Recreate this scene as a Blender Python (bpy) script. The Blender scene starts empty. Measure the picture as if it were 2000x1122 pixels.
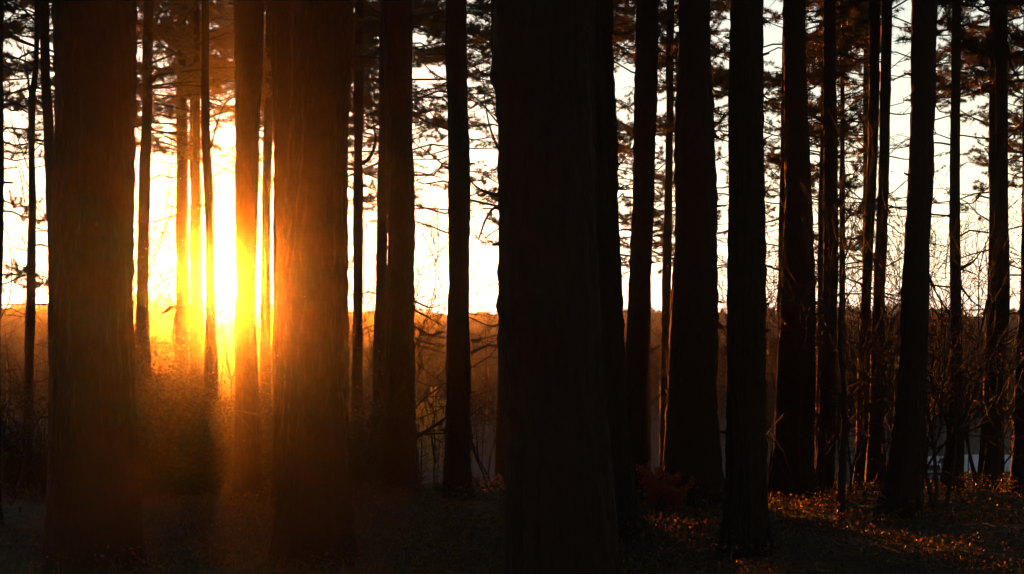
import bpy, math, random
import numpy as np
from mathutils import Vector

R = math.radians
S = bpy.context.scene
COL = S.collection
rng = np.random.default_rng(11)

# ------------------------------------------------------------------ camera
F, HORIZON, EYE = 3400.0, 605.0, 1.6        # focal length and horizon in photo pixels (2000 wide), eye height in m
cam_d = bpy.data.cameras.new('camera'); cam = bpy.data.objects.new('camera', cam_d); COL.objects.link(cam)
cam_d.sensor_width = 36.0
cam_d.lens = 36.0 * F / 2000.0
cam_d.shift_y = (HORIZON - 561.0) / 2000.0
cam_d.clip_end = 5000
cam.location = (0, 0, EYE); cam.rotation_euler = (R(90), 0, 0)
S.camera = cam

# ------------------------------------------------------------------ sky and sun
SUN_AZ = math.atan2(428 - 1000, F)           # to the left of straight ahead
SUN_EL = math.atan2(HORIZON - 566, F)
sun_dir = Vector((math.sin(SUN_AZ) * math.cos(SUN_EL), math.cos(SUN_AZ) * math.cos(SUN_EL), math.sin(SUN_EL)))
W = bpy.data.worlds.new('World'); S.world = W; W.use_nodes = True
nt = W.node_tree; nt.nodes.clear()
out = nt.nodes.new('ShaderNodeOutputWorld'); bg = nt.nodes.new('ShaderNodeBackground')
sky = nt.nodes.new('ShaderNodeTexSky'); sky.sky_type = 'NISHITA'; sky.sun_disc = False
sky.sun_elevation = R(1.8); sky.sun_rotation = SUN_AZ
sky.air_density = 1.0; sky.dust_density = 0.03; sky.ozone_density = 1.0
bg.inputs[1].default_value = 0.05
hs = nt.nodes.new('ShaderNodeHueSaturation'); hs.inputs['Saturation'].default_value = 0.55   # desaturates the sky to make it whiter
nt.links.new(sky.outputs[0], hs.inputs['Color']); nt.links.new(hs.outputs[0], bg.inputs[0])
# the disc of the sun itself, in the sky
geo = nt.nodes.new('ShaderNodeTexCoord')
dot = nt.nodes.new('ShaderNodeVectorMath'); dot.operation = 'DOT_PRODUCT'
nrm = nt.nodes.new('ShaderNodeVectorMath'); nrm.operation = 'NORMALIZE'
nt.links.new(geo.outputs['Generated'], nrm.inputs[0])
nt.links.new(nrm.outputs[0], dot.inputs[0]); dot.inputs[1].default_value = sun_dir
gt = nt.nodes.new('ShaderNodeMapRange'); gt.interpolation_type = 'SMOOTHSTEP'
gt.inputs['From Min'].default_value = math.cos(R(0.62)); gt.inputs['From Max'].default_value = math.cos(R(0.50))
nt.links.new(dot.outputs['Value'], gt.inputs['Value'])
disc = nt.nodes.new('ShaderNodeBackground'); disc.inputs[0].default_value = (1, 0.72, 0.30, 1)
mul = nt.nodes.new('ShaderNodeMath'); mul.operation = 'MULTIPLY'; mul.inputs[1].default_value = 25.0
nt.links.new(gt.outputs[0], mul.inputs[0]); nt.links.new(mul.outputs[0], disc.inputs[1])
add = nt.nodes.new('ShaderNodeAddShader')
nt.links.new(bg.outputs[0], add.inputs[0]); nt.links.new(disc.outputs[0], add.inputs[1])
nt.links.new(add.outputs[0], out.inputs[0])

sl = bpy.data.lights.new('sun_lamp', 'SUN'); sl.energy = 5.0; sl.angle = R(0.5); sl.color = (1.0, 0.22, 0.01)
so = bpy.data.objects.new('sun_lamp', sl); COL.objects.link(so)
so.rotation_euler = sun_dir.to_track_quat('Z', 'Y').to_euler()

S.view_settings.view_transform = 'Standard'; S.view_settings.look = 'None'
S.view_settings.gamma = 1.0; S.view_settings.use_curve_mapping = False
S.view_settings.exposure = 2.85
S.cycles.use_denoising = True; S.cycles.denoising_input_passes = 'RGB_ALBEDO'; S.cycles.use_adaptive_sampling = False
S.cycles.max_bounces = 5; S.cycles.diffuse_bounces = 2; S.cycles.glossy_bounces = 1
S.cycles.transmission_bounces = 3; S.cycles.transparent_max_bounces = 6; S.cycles.volume_bounces = 0

HAZE_DENSITY, HAZE_G = 0.00022, 0.983

# ------------------------------------------------------------------ materials
def new_mat(name):
    m = bpy.data.materials.new(name); m.use_nodes = True
    n = m.node_tree; n.nodes.clear()
    return m, n, n.nodes.new('ShaderNodeOutputMaterial')

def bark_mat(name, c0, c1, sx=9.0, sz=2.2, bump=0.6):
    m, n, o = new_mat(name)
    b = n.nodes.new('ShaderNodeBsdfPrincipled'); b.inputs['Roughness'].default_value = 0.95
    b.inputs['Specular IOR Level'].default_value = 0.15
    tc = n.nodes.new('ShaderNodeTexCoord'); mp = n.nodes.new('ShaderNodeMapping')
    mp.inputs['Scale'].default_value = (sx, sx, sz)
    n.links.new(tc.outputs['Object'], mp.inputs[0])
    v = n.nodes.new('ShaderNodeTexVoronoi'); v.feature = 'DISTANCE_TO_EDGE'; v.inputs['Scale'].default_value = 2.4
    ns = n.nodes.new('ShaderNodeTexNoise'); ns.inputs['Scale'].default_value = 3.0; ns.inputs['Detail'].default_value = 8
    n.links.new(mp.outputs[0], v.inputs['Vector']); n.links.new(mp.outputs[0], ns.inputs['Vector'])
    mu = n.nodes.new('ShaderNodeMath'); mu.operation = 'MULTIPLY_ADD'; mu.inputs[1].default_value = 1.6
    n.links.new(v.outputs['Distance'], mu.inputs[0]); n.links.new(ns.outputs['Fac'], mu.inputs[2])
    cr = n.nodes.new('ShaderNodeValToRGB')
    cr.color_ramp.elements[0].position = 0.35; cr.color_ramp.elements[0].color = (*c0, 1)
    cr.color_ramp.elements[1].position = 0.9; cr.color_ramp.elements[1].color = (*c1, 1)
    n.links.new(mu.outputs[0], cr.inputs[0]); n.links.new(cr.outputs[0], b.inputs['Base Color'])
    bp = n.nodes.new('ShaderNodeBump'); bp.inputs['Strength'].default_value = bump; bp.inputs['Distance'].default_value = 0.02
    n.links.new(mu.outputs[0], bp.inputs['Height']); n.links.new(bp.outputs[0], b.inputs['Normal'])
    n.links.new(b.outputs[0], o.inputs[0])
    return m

def leaf_mat(name, cols, trans=0.45, tcol=None):
    m, n, o = new_mat(name)
    g = n.nodes.new('ShaderNodeNewGeometry'); cr = n.nodes.new('ShaderNodeValToRGB')
    els = cr.color_ramp.elements
    while len(els) < len(cols): els.new(0.5)
    for i, c in enumerate(cols):
        els[i].position = i / max(1, len(cols) - 1); els[i].color = (*c, 1)
    n.links.new(g.outputs['Random Per Island'], cr.inputs[0])
    b = n.nodes.new('ShaderNodeBsdfPrincipled'); b.inputs['Roughness'].default_value = 0.6
    b.inputs['Specular IOR Level'].default_value = 0.3
    t = n.nodes.new('ShaderNodeBsdfTranslucent'); mx = n.nodes.new('ShaderNodeMixShader'); mx.inputs[0].default_value = trans
    n.links.new(cr.outputs[0], b.inputs['Base Color'])
    if tcol: t.inputs[0].default_value = (*tcol, 1)
    else: n.links.new(cr.outputs[0], t.inputs[0])
    n.links.new(b.outputs[0], mx.inputs[1]); n.links.new(t.outputs[0], mx.inputs[2]); n.links.new(mx.outputs[0], o.inputs[0])
    return m

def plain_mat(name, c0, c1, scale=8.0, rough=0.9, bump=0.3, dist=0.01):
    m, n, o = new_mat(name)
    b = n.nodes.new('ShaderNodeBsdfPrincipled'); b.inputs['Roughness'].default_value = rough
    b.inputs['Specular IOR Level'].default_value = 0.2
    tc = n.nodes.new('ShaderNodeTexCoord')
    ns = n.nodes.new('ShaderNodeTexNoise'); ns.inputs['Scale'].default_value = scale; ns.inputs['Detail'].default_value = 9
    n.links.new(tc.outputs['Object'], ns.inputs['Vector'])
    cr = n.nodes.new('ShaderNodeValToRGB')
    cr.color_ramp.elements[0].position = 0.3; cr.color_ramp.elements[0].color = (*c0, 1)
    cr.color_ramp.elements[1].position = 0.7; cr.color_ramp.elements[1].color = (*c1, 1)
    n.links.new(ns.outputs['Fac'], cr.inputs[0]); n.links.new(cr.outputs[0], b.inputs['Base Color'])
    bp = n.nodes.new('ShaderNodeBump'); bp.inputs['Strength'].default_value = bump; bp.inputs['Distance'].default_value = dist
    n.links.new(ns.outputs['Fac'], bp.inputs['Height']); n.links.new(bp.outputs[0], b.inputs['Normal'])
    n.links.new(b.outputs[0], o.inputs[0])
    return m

M = {
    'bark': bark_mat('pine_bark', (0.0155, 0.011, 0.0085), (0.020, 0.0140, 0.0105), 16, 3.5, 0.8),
    'twig': plain_mat('dead_twig', (0.012, 0.009, 0.007), (0.032, 0.022, 0.016), 30),
    'needle': leaf_mat('pine_needles', [(0.018, 0.028, 0.010), (0.035, 0.045, 0.014), (0.06, 0.045, 0.015)], 0.3, (0.045, 0.035, 0.010)),
    'young_needle': leaf_mat('young_needles', [(0.20, 0.21, 0.05), (0.30, 0.29, 0.09)], 0.4),
    'autumn': leaf_mat('autumn_leaves', [(0.08, 0.03, 0.008), (0.16, 0.07, 0.015), (0.12, 0.09, 0.02)], 0.5),
    'bramble': leaf_mat('bramble_leaves', [(0.010, 0.012, 0.004), (0.03, 0.024, 0.007), (0.06, 0.026, 0.008), (0.015, 0.016, 0.005), (0.18, 0.10, 0.03)], 0.45),
    'grass': leaf_mat('grass_blades', [(0.025, 0.03, 0.010), (0.06, 0.05, 0.02), (0.12, 0.09, 0.04)], 0.3),
    'fern': leaf_mat('red_bracken', [(0.16, 0.03, 0.012), (0.22, 0.07, 0.022)], 0.5),
    'holly': leaf_mat('dark_leaves', [(0.005, 0.008, 0.003), (0.010, 0.013, 0.005)], 0.2),
    'reed': leaf_mat('dry_reeds', [(0.030, 0.031, 0.030), (0.065, 0.064, 0.060), (0.022, 0.024, 0.022)], 0.2),
    'far_twig': plain_mat('far_twigs', (0.012, 0.009, 0.007), (0.03, 0.022, 0.016), 3),
    'birch': plain_mat('birch_stems', (0.05, 0.05, 0.05), (0.13, 0.125, 0.12), 4),
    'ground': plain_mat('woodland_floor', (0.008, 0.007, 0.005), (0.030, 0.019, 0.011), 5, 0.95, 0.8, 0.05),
    'roof': plain_mat('pale_roof_sheet', (0.20, 0.24, 0.28), (0.28, 0.32, 0.36), 2, 0.6, 0.1),
    'ochre': plain_mat('ochre_boards', (0.15, 0.13, 0.08), (0.24, 0.20, 0.12), 5),
    'brown': plain_mat('brown_boards', (0.12, 0.09, 0.07), (0.2, 0.15, 0.11), 5),
    'dark': plain_mat('dark_opening', (0.01, 0.01, 0.01), (0.03, 0.03, 0.03), 5),
    'tarp': plain_mat('blue_tarpaulin', (0.02, 0.035, 0.11), (0.04, 0.07, 0.18), 3, 0.5),
    'stone': plain_mat('grey_concrete', (0.18, 0.19, 0.19), (0.3, 0.31, 0.31), 3),
}

# ------------------------------------------------------------------ mesh helpers
class MB:
    """collects vertices and faces, builds one mesh object"""
    def __init__(self): self.v = []; self.f3 = []; self.f4 = []; self.m3 = []; self.m4 = []; self.n = 0
    def add(self, v, f, mat=0):
        v = np.asarray(v, float).reshape(-1, 3); f = np.asarray(f, np.int64)
        if len(f) == 0: return
        (self.f3 if f.shape[1] == 3 else self.f4).append(f + self.n)
        (self.m3 if f.shape[1] == 3 else self.m4).append(np.full(len(f), mat))
        self.v.append(v); self.n += len(v)
    def build(self, name, mats, parent=None, smooth=True, origin=None):
        v = np.concatenate(self.v) if self.v else np.zeros((0, 3))
        if origin is not None: v = v - np.asarray(origin, float)
        me = bpy.data.meshes.new(name)
        n3 = sum(len(a) for a in self.f3); n4 = sum(len(a) for a in self.f4)
        me.vertices.add(len(v)); me.vertices.foreach_set('co', v.astype(np.float32).ravel())
        loops = np.concatenate([a.ravel() for a in self.f3] + [a.ravel() for a in self.f4]) if n3 + n4 else np.zeros(0)
        me.loops.add(len(loops)); me.loops.foreach_set('vertex_index', loops.astype(np.int32))
        starts = np.concatenate([np.arange(n3) * 3, n3 * 3 + np.arange(n4) * 4]).astype(np.int32)
        me.polygons.add(n3 + n4); me.polygons.foreach_set('loop_start', starts)
        mi = np.concatenate(self.m3 + self.m4).astype(np.int32) if n3 + n4 else np.zeros(0, np.int32)
        me.polygons.foreach_set('material_index', mi)
        me.polygons.foreach_set('use_smooth', np.full(n3 + n4, smooth))
        for m in (mats if isinstance(mats, (list, tuple)) else [mats]): me.materials.append(m)
        me.update(calc_edges=True); me.validate()
        o = bpy.data.objects.new(name, me); COL.objects.link(o)
        if parent is not None: o.parent = parent
        elif origin is not None: o.location = origin
        return o

def tube(mb, pts, radii, sides=4, mat=0):
    p = np.asarray(pts, float); r = np.broadcast_to(np.asarray(radii, float), (len(p),))
    t = np.gradient(p, axis=0); t /= np.linalg.norm(t, axis=1, keepdims=True) + 1e-9
    ref = np.array([0.31, 0.17, 0.94]) if abs(t[:, 2]).mean() < 0.8 else np.array([0.9, 0.4, 0.05])
    a = np.cross(t, ref); a /= np.linalg.norm(a, axis=1, keepdims=True) + 1e-9
    b = np.cross(t, a)
    th = np.arange(sides) * 2 * math.pi / sides
    ring = a[:, None, :] * np.cos(th)[None, :, None] + b[:, None, :] * np.sin(th)[None, :, None]
    v = (p[:, None, :] + ring * r[:, None, None]).reshape(-1, 3)
    k, s = len(p), sides
    i = np.arange(k - 1)[:, None] * s; j = np.arange(s)[None, :]; j2 = (j + 1) % s
    f = np.stack([i + j, i + j2, i + s + j2, i + s + j], -1).reshape(-1, 4)
    mb.add(v, f, mat)
    tip = np.array([[(k - 1) * s + q for q in range(s)]]) if s in (3, 4) else None
    if tip is not None and r[-1] > 0.004: mb.add(v, tip, mat)

def box(mb, x0, x1, y0, y1, z0, z1, mat=0):
    v = [(x, y, z) for x in (x0, x1) for y in (y0, y1) for z in (z0, z1)]
    mb.add(v, [(0, 1, 3, 2), (4, 6, 7, 5), (0, 4, 5, 1), (2, 3, 7, 6), (0, 2, 6, 4), (1, 5, 7, 3)], mat)

def unit(v): return v / (np.linalg.norm(v, axis=-1, keepdims=True) + 1e-9)

def needles(mb, pos, dirs, n=14, ln=0.09, w=0.008, spread=0.9, mat=0):
    """tufts of thin triangles fanning out around each twig direction"""
    if len(pos) == 0: return
    pos = np.repeat(np.asarray(pos, float), n, 0); d = np.repeat(unit(np.asarray(dirs, float)), n, 0)
    k = len(pos)
    q = unit(d * rng.uniform(0.25, 1.0, (k, 1)) + unit(rng.normal(size=(k, 3))) * spread)
    L = ln * rng.uniform(0.6, 1.25, (k, 1))
    side = unit(np.cross(q, rng.normal(size=(k, 3)))) * w * 0.5
    st = pos - d * rng.uniform(0, 0.06, (k, 1))
    v = np.stack([st - side, st + side, st + q * L], 1).reshape(-1, 3)
    mb.add(v, np.arange(k * 3).reshape(-1, 3), mat)

def leaves(mb, pos, size, mat=0, flat=0.0, up=None):
    """small folded leaf blades with a pointed tip, each an island of its own"""
    k = len(pos)
    if k == 0: return
    pos = np.asarray(pos, float); size = np.broadcast_to(np.asarray(size, float).reshape(-1, 1), (k, 1))
    d = rng.normal(size=(k, 3)); d[:, 2] = d[:, 2] * (1 - flat) + 0.15; d = unit(d)
    nn = rng.normal(size=(k, 3)); nn[:, 2] += 1.5 * flat
    s = unit(np.cross(d, nn)); nrm = np.cross(s, d)
    a = pos; c = pos + d * size; m = pos + d * size * 0.45 - nrm * size * 0.08
    l = m - s * size * 0.32 + nrm * size * 0.12; r = m + s * size * 0.32 + nrm * size * 0.12
    v = np.stack([a, r, c, l, m], 1).reshape(-1, 3)
    b = np.arange(k)[:, None] * 5
    f = np.concatenate([b + np.array([[0, 1, 4]]), b + np.array([[1, 2, 4]]), b + np.array([[2, 3, 4]]), b + np.array([[3, 0, 4]])])
    mb.add(v, f, mat)

_lat = np.random.default_rng(5).random((64, 64))
def vnoise(u, v):
    """smooth value noise on a wrapped lattice"""
    ui = np.floor(u).astype(int); vi = np.floor(v).astype(int); a = u - ui; b = v - vi
    a = a * a * (3 - 2 * a); b = b * b * (3 - 2 * b)
    g = lambda i, j: _lat[i % 64, j % 64]
    return (g(ui, vi) * (1 - a) + g(ui + 1, vi) * a) * (1 - b) + (g(ui, vi + 1) * (1 - a) + g(ui + 1, vi + 1) * a) * b - 0.5

def at(px, py, d):
    """photo pixel and depth to a point"""
    return np.array([(px - 1000.0) / F * d, d, EYE + (HORIZON - py) / F * d])

def gz(x, y):
    x = np.asarray(x, float); y = np.asarray(y, float)
    soft = lambda t, w: w * np.logaddexp(0, t / w)
    z = -0.116 * soft(y - 15.8, 1.2) + 0.116 * soft(y - 98, 8.0)
    # a low wooded ridge closes the valley, raised to keep low sun off its air
    q = np.clip((y - 225) / 75, 0, 1); q = q * q * (3 - 2 * q)
    lat = (x + 21) / 9.0
    z = z + q * (9.5 + 1.0 / (1 + np.exp(np.clip(lat, -30, 30))) + 1.5 * vnoise(x * .06 + 5, y * 0 + 2.5) + 0.9 * vnoise(x * .31 + 5, y * .1 + 2.5))
    z = z + q * 0.75 * np.exp(-np.clip((x + 47) / 13.0, -9, 9) ** 2)
    near = np.clip((60 - y) / 40, 0, 1)
    z = z + near * (0.10 * vnoise(x * 0.8 + 9, y * 0.8 + 3) + 0.05 * vnoise(x * 2.3, y * 2.3 + 7))
    z = z + (1 - near) * 0.5 * vnoise(x * 0.05 + 3, y * 0.05)
    return z

def thing(name, loc, label, cat, group=None):
    o = bpy.data.objects.new(name, None); COL.objects.link(o); o.location = loc
    o.empty_display_size = 0.3
    return tag(o, label, cat, group)
def tag(o, label=None, cat=None, group=None, kind=None):
    if label: o['label'] = label
    if cat: o['category'] = cat
    if group: o['group'] = group
    if kind: o['kind'] = kind
    return o

# ------------------------------------------------------------------ ground
def build_ground():
    mb = MB()
    ys = np.concatenate([np.arange(-24, 3, 1.5), np.arange(3, 24, 0.16), np.arange(24, 70, 1.0), np.arange(70, 335, 6.0)])
    t = np.linspace(-1, 1, 161); xs = np.sign(t) * (np.abs(t) * 9 + np.abs(t) ** 5 * 165)
    X, Y = np.meshgrid(xs, ys); Z = gz(X, Y)
    fine = ((Y > 3) & (Y < 24) & (np.abs(X) < 10))
    Z = Z + fine * 0.035 * (vnoise(X * 6, Y * 6) + 0.6 * vnoise(X * 13 + 5, Y * 13))
    k, s = X.shape
    i = np.arange(k - 1)[:, None] * s; j = np.arange(s - 1)[None, :]
    f = np.stack([i + j, i + j + 1, i + s + j + 1, i + s + j], -1).reshape(-1, 4)
    mb.add(np.stack([X, Y, Z], -1).reshape(-1, 3), f)
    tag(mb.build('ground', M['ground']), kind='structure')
build_ground()

# ------------------------------------------------------------------ pines
def trunk_mesh(prof, d, height, detail, flare=0.25):
    """prof: (py, left px, right px) rows from the top of the frame down. returns mesh, base, centre and radius functions"""
    prof = np.array(prof, float)
    zc = EYE + (HORIZON - prof[:, 0]) / F * d
    xc = ((prof[:, 1] + prof[:, 2]) / 2 - 1000) / F * d
    rc = (prof[:, 2] - prof[:, 1]) / 2 / F * d
    o = np.argsort(zc); zc, xc, rc = zc[o], xc[o], rc[o]
    g = float(gz(xc[0], d))
    sl_lo = (xc[1] - xc[0]) / (zc[1] - zc[0]); sl_hi = (xc[-1] - xc[0]) / (zc[-1] - zc[0])
    top = g + height
    zs, rings = [], []
    step = detail['step']
    zvis = zc[-1] + 0.5
    z = np.concatenate([np.arange(g - 0.25, zvis, step), np.arange(zvis, top, 0.35), [top]])
    def cx(q):
        q = np.asarray(q, float)
        m = np.interp(q, zc, xc)
        return m + np.where(q < zc[0], (q - zc[0]) * sl_lo * 0.6, 0) + np.where(q > zc[-1], (q - zc[-1]) * sl_hi * 0.8, 0)
    def cr(q):
        q = np.asarray(q, float)
        m = np.interp(q, zc, rc)
        hi = np.clip((top - q) / (top - zc[-1]), 0.03, 1) ** 0.8
        return np.where(q > zc[-1], rc[-1] * hi, m) * (1 + flare * np.exp(-np.clip(q - g, 0, 9) / 0.16))
    n = detail['sides']; th = np.arange(n) * 2 * math.pi / n
    u0, v0 = rng.uniform(0, 60, 2)
    Z, T = np.meshgrid(z, th, indexing='ij')
    rr = cr(z)[:, None]
    per = lambda fu, fv, o_: vnoise(np.cos(T) * fu + u0 + o_, Z * fv + np.sin(T) * fu + v0 + o_)
    ridge = per(n * 0.16, 5.0, 3) + 0.6 * per(n * 0.3, 13.0, 11)
    lump = per(0.9, 1.6, 20)
    disp = rr * 0.11 * lump + np.minimum(rr * 0.11, 0.017) * ridge * 2.0
    # buttress lobes at the foot
    disp = disp + rr * 0.35 * np.exp(-np.clip(Z - g, 0, 9) / 0.14) * per(1.6, 0.2, 31)
    sway = 0.03 * rc.mean() * np.sin(z * 2.3 + u0)
    X = cx(z)[:, None] + sway[:, None] + (rr + disp) * np.cos(T)
    Yv = d + 0.0 * Z + (rr + disp) * np.sin(T)
    mb = MB(); k = len(z)
    i = np.arange(k - 1)[:, None] * n; j = np.arange(n)[None, :]; j2 = (j + 1) % n
    f = np.stack([i + j, i + j2, i + n + j2, i + n + j], -1).reshape(-1, 4)
    mb.add(np.stack([X, Yv, Z], -1).reshape(-1, 3), f)
    return mb, np.array([float(cx(g)), d, g]), cx, cr, top

# how full of needles the gaps between trunks are: (x0, x1, y0, y1, keep)
GAPS = [
    (0, 60, 0, 130, .7), (0, 60, 130, 215, .8), (0, 108, 215, 460, .3), (0, 110, 460, 640, .5), (60, 110, 0, 200, .55),
    (262, 280, 0, 110, .9), (262, 280, 110, 150, .2), (262, 280, 150, 300, .4), (262, 300, 300, 640, .05),
    (295, 350, 0, 195, .7), (295, 350, 195, 300, .35), (295, 350, 300, 600, .10),
    (350, 462, 0, 185, .7), (405, 462, 185, 350, .22), (405, 462, 350, 640, .12),
    (500, 535, 0, 240, .8), (500, 535, 240, 640, .08),
    (682, 745, 0, 235, .95), (682, 745, 235, 340, .4), (682, 745, 340, 640, .28),
    (805, 874, 0, 60, .75), (805, 874, 60, 92, .25), (805, 874, 92, 125, .8), (805, 874, 125, 200, .25), (805, 874, 200, 255, .7),
    (805, 874, 255, 420, .10), (805, 830, 380, 470, .35), (830, 874, 420, 640, .01), (805, 830, 470, 640, .02),
    (910, 985, 0, 120, .7), (910, 985, 120, 180, .45), (910, 985, 180, 290, .35), (910, 985, 290, 430, .25), (930, 985, 430, 500, .6), (910, 985, 500, 640, .15),
    (1195, 1242, 0, 145, .8), (1195, 1242, 145, 240, .12), (1195, 1242, 240, 300, .6), (1195, 1242, 300, 420, .2), (1195, 1242, 420, 510, .55), (1195, 1242, 510, 640, .06),
    (1270, 1330, 0, 180, .8), (1270, 1330, 180, 420, .5), (1270, 1330, 420, 560, .35),
    (1385, 1428, 0, 125, .75), (1385, 1428, 125, 220, .6), (1385, 1428, 220, 330, .2), (1385, 1428, 330, 640, .08),
    (1488, 1534, 0, 150, .02), (1488, 1534, 150, 215, .5), (1488, 1534, 215, 300, .1), (1488, 1534, 300, 440, .55), (1488, 1534, 440, 640, .15),
    (1570, 1612, 0, 60, .25), (1570, 1612, 60, 150, .85), (1570, 1612, 150, 300, .4), (1570, 1612, 300, 560, .35),
    (1630, 1700, 0, 95, .9), (1630, 1700, 95, 120, .25), (1630, 1700, 120, 142, .9), (1630, 1700, 142, 230, .35), (1630, 1700, 230, 290, .5), (1630, 1700, 290, 420, .4), (1630, 1700, 420, 560, .25),
    (1738, 1785, 0, 100, .06), (1738, 1785, 100, 560, 0),
    (1822, 1860, 0, 235, .65), (1822, 1860, 235, 560, .02),
    (1874, 1935, 0, 150, .95), (1874, 1935, 150, 260, .5), (1874, 1935, 260, 340, .3), (1874, 1935, 340, 480, .12), (1874, 1935, 480, 600, .2),
    (1965, 2000, 0, 190, .9), (1965, 2000, 190, 400, .35), (1965, 2000, 400, 600, .3),
]
def keep(p):
    d = max(p[1], 1.0); px = 1000 + p[0] / d * F; py = HORIZON - (p[2] - EYE) / d * F
    if py < -10 or px < -40 or px > 2040: return 0.7
    for a, b, c, e, k in GAPS:
        if a <= px < b and c <= py < e: return k
    return 0.12 if py > 300 else 0.5

def crown_mesh(base, cx, cr, z0, z1, reach, per_m, vis_top, d):
    """whorled boughs: limb, side twigs, needle tufts. z in world metres"""
    mb = MB(); tp, td, hp, hd = [], [], [], []
    n = int((z1 - z0) * per_m)
    for q in np.sort(rng.uniform(z0, z1, n)):
        hi = q > vis_top + 0.6
        if hi and rng.random() < 0.45: continue
        az = rng.uniform(0, 2 * math.pi)
        frac = (q - z0) / (z1 - z0)
        L = reach * rng.uniform(0.5, 1.15) * (1 - 0.75 * max(0, frac - 0.3) / 0.7)
        dr = np.array([math.cos(az), math.sin(az), 0.0])
        rise, bend = rng.uniform(-0.45, 0.55), rng.uniform(-0.3, 0.4)
        s = np.linspace(0, 1, 6)[:, None]
        wob = np.cumsum(rng.normal(0, 0.06 * L, (6, 3)), 0); wob[0] = 0
        o0 = np.array([float(cx(q)), d, q])
        p = o0 + dr * L * s + np.array([0, 0, 1.0]) * (rise * L * s + bend * L * s ** 2) * 0.7 + wob * np.array([1, 1, .7])
        if not hi and rng.random() > .85 * (keep(p[2]) + keep(p[4]) + min(keep(p[3]), keep(p[5]))) / 3 + 0.02: continue
        tube(mb, p, np.linspace(0.016, 0.004, 6) * (0.7 + L * 0.3), 4, 0)
        m = 4 if hi else int(8 + L * 6)
        for e in range(m):
            f_ = rng.uniform(0.3, 1.0); k = min(4, int(f_ * 5)); a = p[k] + (p[k + 1] - p[k]) * (f_ * 5 - k)
            sd = (1 if e % 2 else -1) * rng.uniform(0.4, 1.1)
            tdir = unit(np.array([dr[0] * math.cos(sd) - dr[1] * math.sin(sd), dr[0] * math.sin(sd) + dr[1] * math.cos(sd), rng.uniform(-.45, .6)]))
            l2 = rng.uniform(0.18, 0.45) * (0.6 + 0.4 * L)
            e1 = a + tdir * l2 * 0.55 + rng.normal(0, .02, 3); e2 = a + tdir * l2 + np.array([0, 0, rng.uniform(-.02, .10)])
            if not hi and rng.random() > keep(e2) ** .6: continue
            tube(mb, [a, e1, e2], [0.008, 0.006, 0.004], 3, 0)
            for w in (np.linspace(0.35, 1, 2 if hi else 6)):
                pt = a + (e1 - a) * w / .55 if w < .55 else e1 + (e2 - e1) * (w - .55) / .45
                (hp if hi else tp).append(pt + rng.normal(0, .015, 3)); (hd if hi else td).append(tdir + rng.normal(0, .3, 3))
    if tp: needles(mb, tp, td, 24, 0.085, 0.0085, 0.95, 1)
    if hp: needles(mb, hp, hd, 12, 0.20, 0.03, 0.9, 1)
    return mb

def dead_branch(p0, direction, L, rad=0.010, twigs=4, droop=0.15, leaf=0):
    mb = MB(); s = np.linspace(0, 1, 7)[:, None]
    dr = unit(np.asarray(direction, float))
    wob = np.cumsum(rng.normal(0, 0.03 * L, (7, 3)), 0); wob[0] = 0
    p = np.asarray(p0) + dr * L * s - np.array([0, 0, 1.0]) * droop * L * s ** 2 + wob
    tube(mb, p, np.linspace(rad * 1.25, 0.004, 7), 5)
    lp = []
    for k in range(twigs):
        f_ = rng.uniform(0.25, .95); i = int(f_ * 6); a = p[i] + (p[min(6, i + 1)] - p[i]) * (f_ * 6 - i)
        t = unit(dr + rng.normal(0, .6, 3)); l = L * rng.uniform(.15, .4)
        c = a + t * l * .5 + rng.normal(0, .02, 3); e = a + t * l + np.array([0, 0, rng.uniform(-.1, .06)]) * l
        tube(mb, [a, c, e], [0.005, 0.0035, 0.002], 3)
        t2 = unit(t + rng.normal(0, .7, 3)); tube(mb, [c, c + t2 * l * .4], [0.003, 0.0015], 3)
        lp += [e, c + t2 * l * .4]
    if leaf and lp: leaves(mb, np.repeat(np.array(lp), leaf, 0) + rng.normal(0, .04, (len(lp) * leaf, 3)), rng.uniform(.03, .055, len(lp) * leaf), 1)
    return mb

def px_branch(pts, d, r0, r1=0.003, twigs=3, depth_wob=0.1):
    """a branch that runs through photo points at about depth d"""
    q = np.array([at(x, y, d) for x, y in pts]); k = len(q)
    t = np.linspace(0, 1, max(8, k * 4)); tk = np.linspace(0, 1, k)
    p = np.stack([np.interp(t, tk, q[:, c]) for c in range(3)], 1)
    for _ in range(2): p[1:-1] = (p[:-2] + 2 * p[1:-1] + p[2:]) / 4
    p[:, 1] += np.linspace(0, depth_wob, len(t)) + np.cumsum(rng.normal(0, .008, len(t)))
    mb = MB(); tube(mb, p, np.linspace(r0, r1, len(t)), 6)
    L = np.linalg.norm(p[-1] - p[0])
    for _ in range(twigs):
        i = rng.integers(2, len(t) - 1); a = p[i]; td = unit(p[-1] - p[0] + rng.normal(0, .5, 3) * L)
        l = L * rng.uniform(.15, .4); tube(mb, [a, a + td * l * .5 + rng.normal(0, .02, 3), a + td * l], [.004, .003, .0015], 3)
    return mb

NEAR = dict(step=0.025, sides=96); MID = dict(step=0.05, sides=40); FAR = dict(step=0.09, sides=20)

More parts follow.
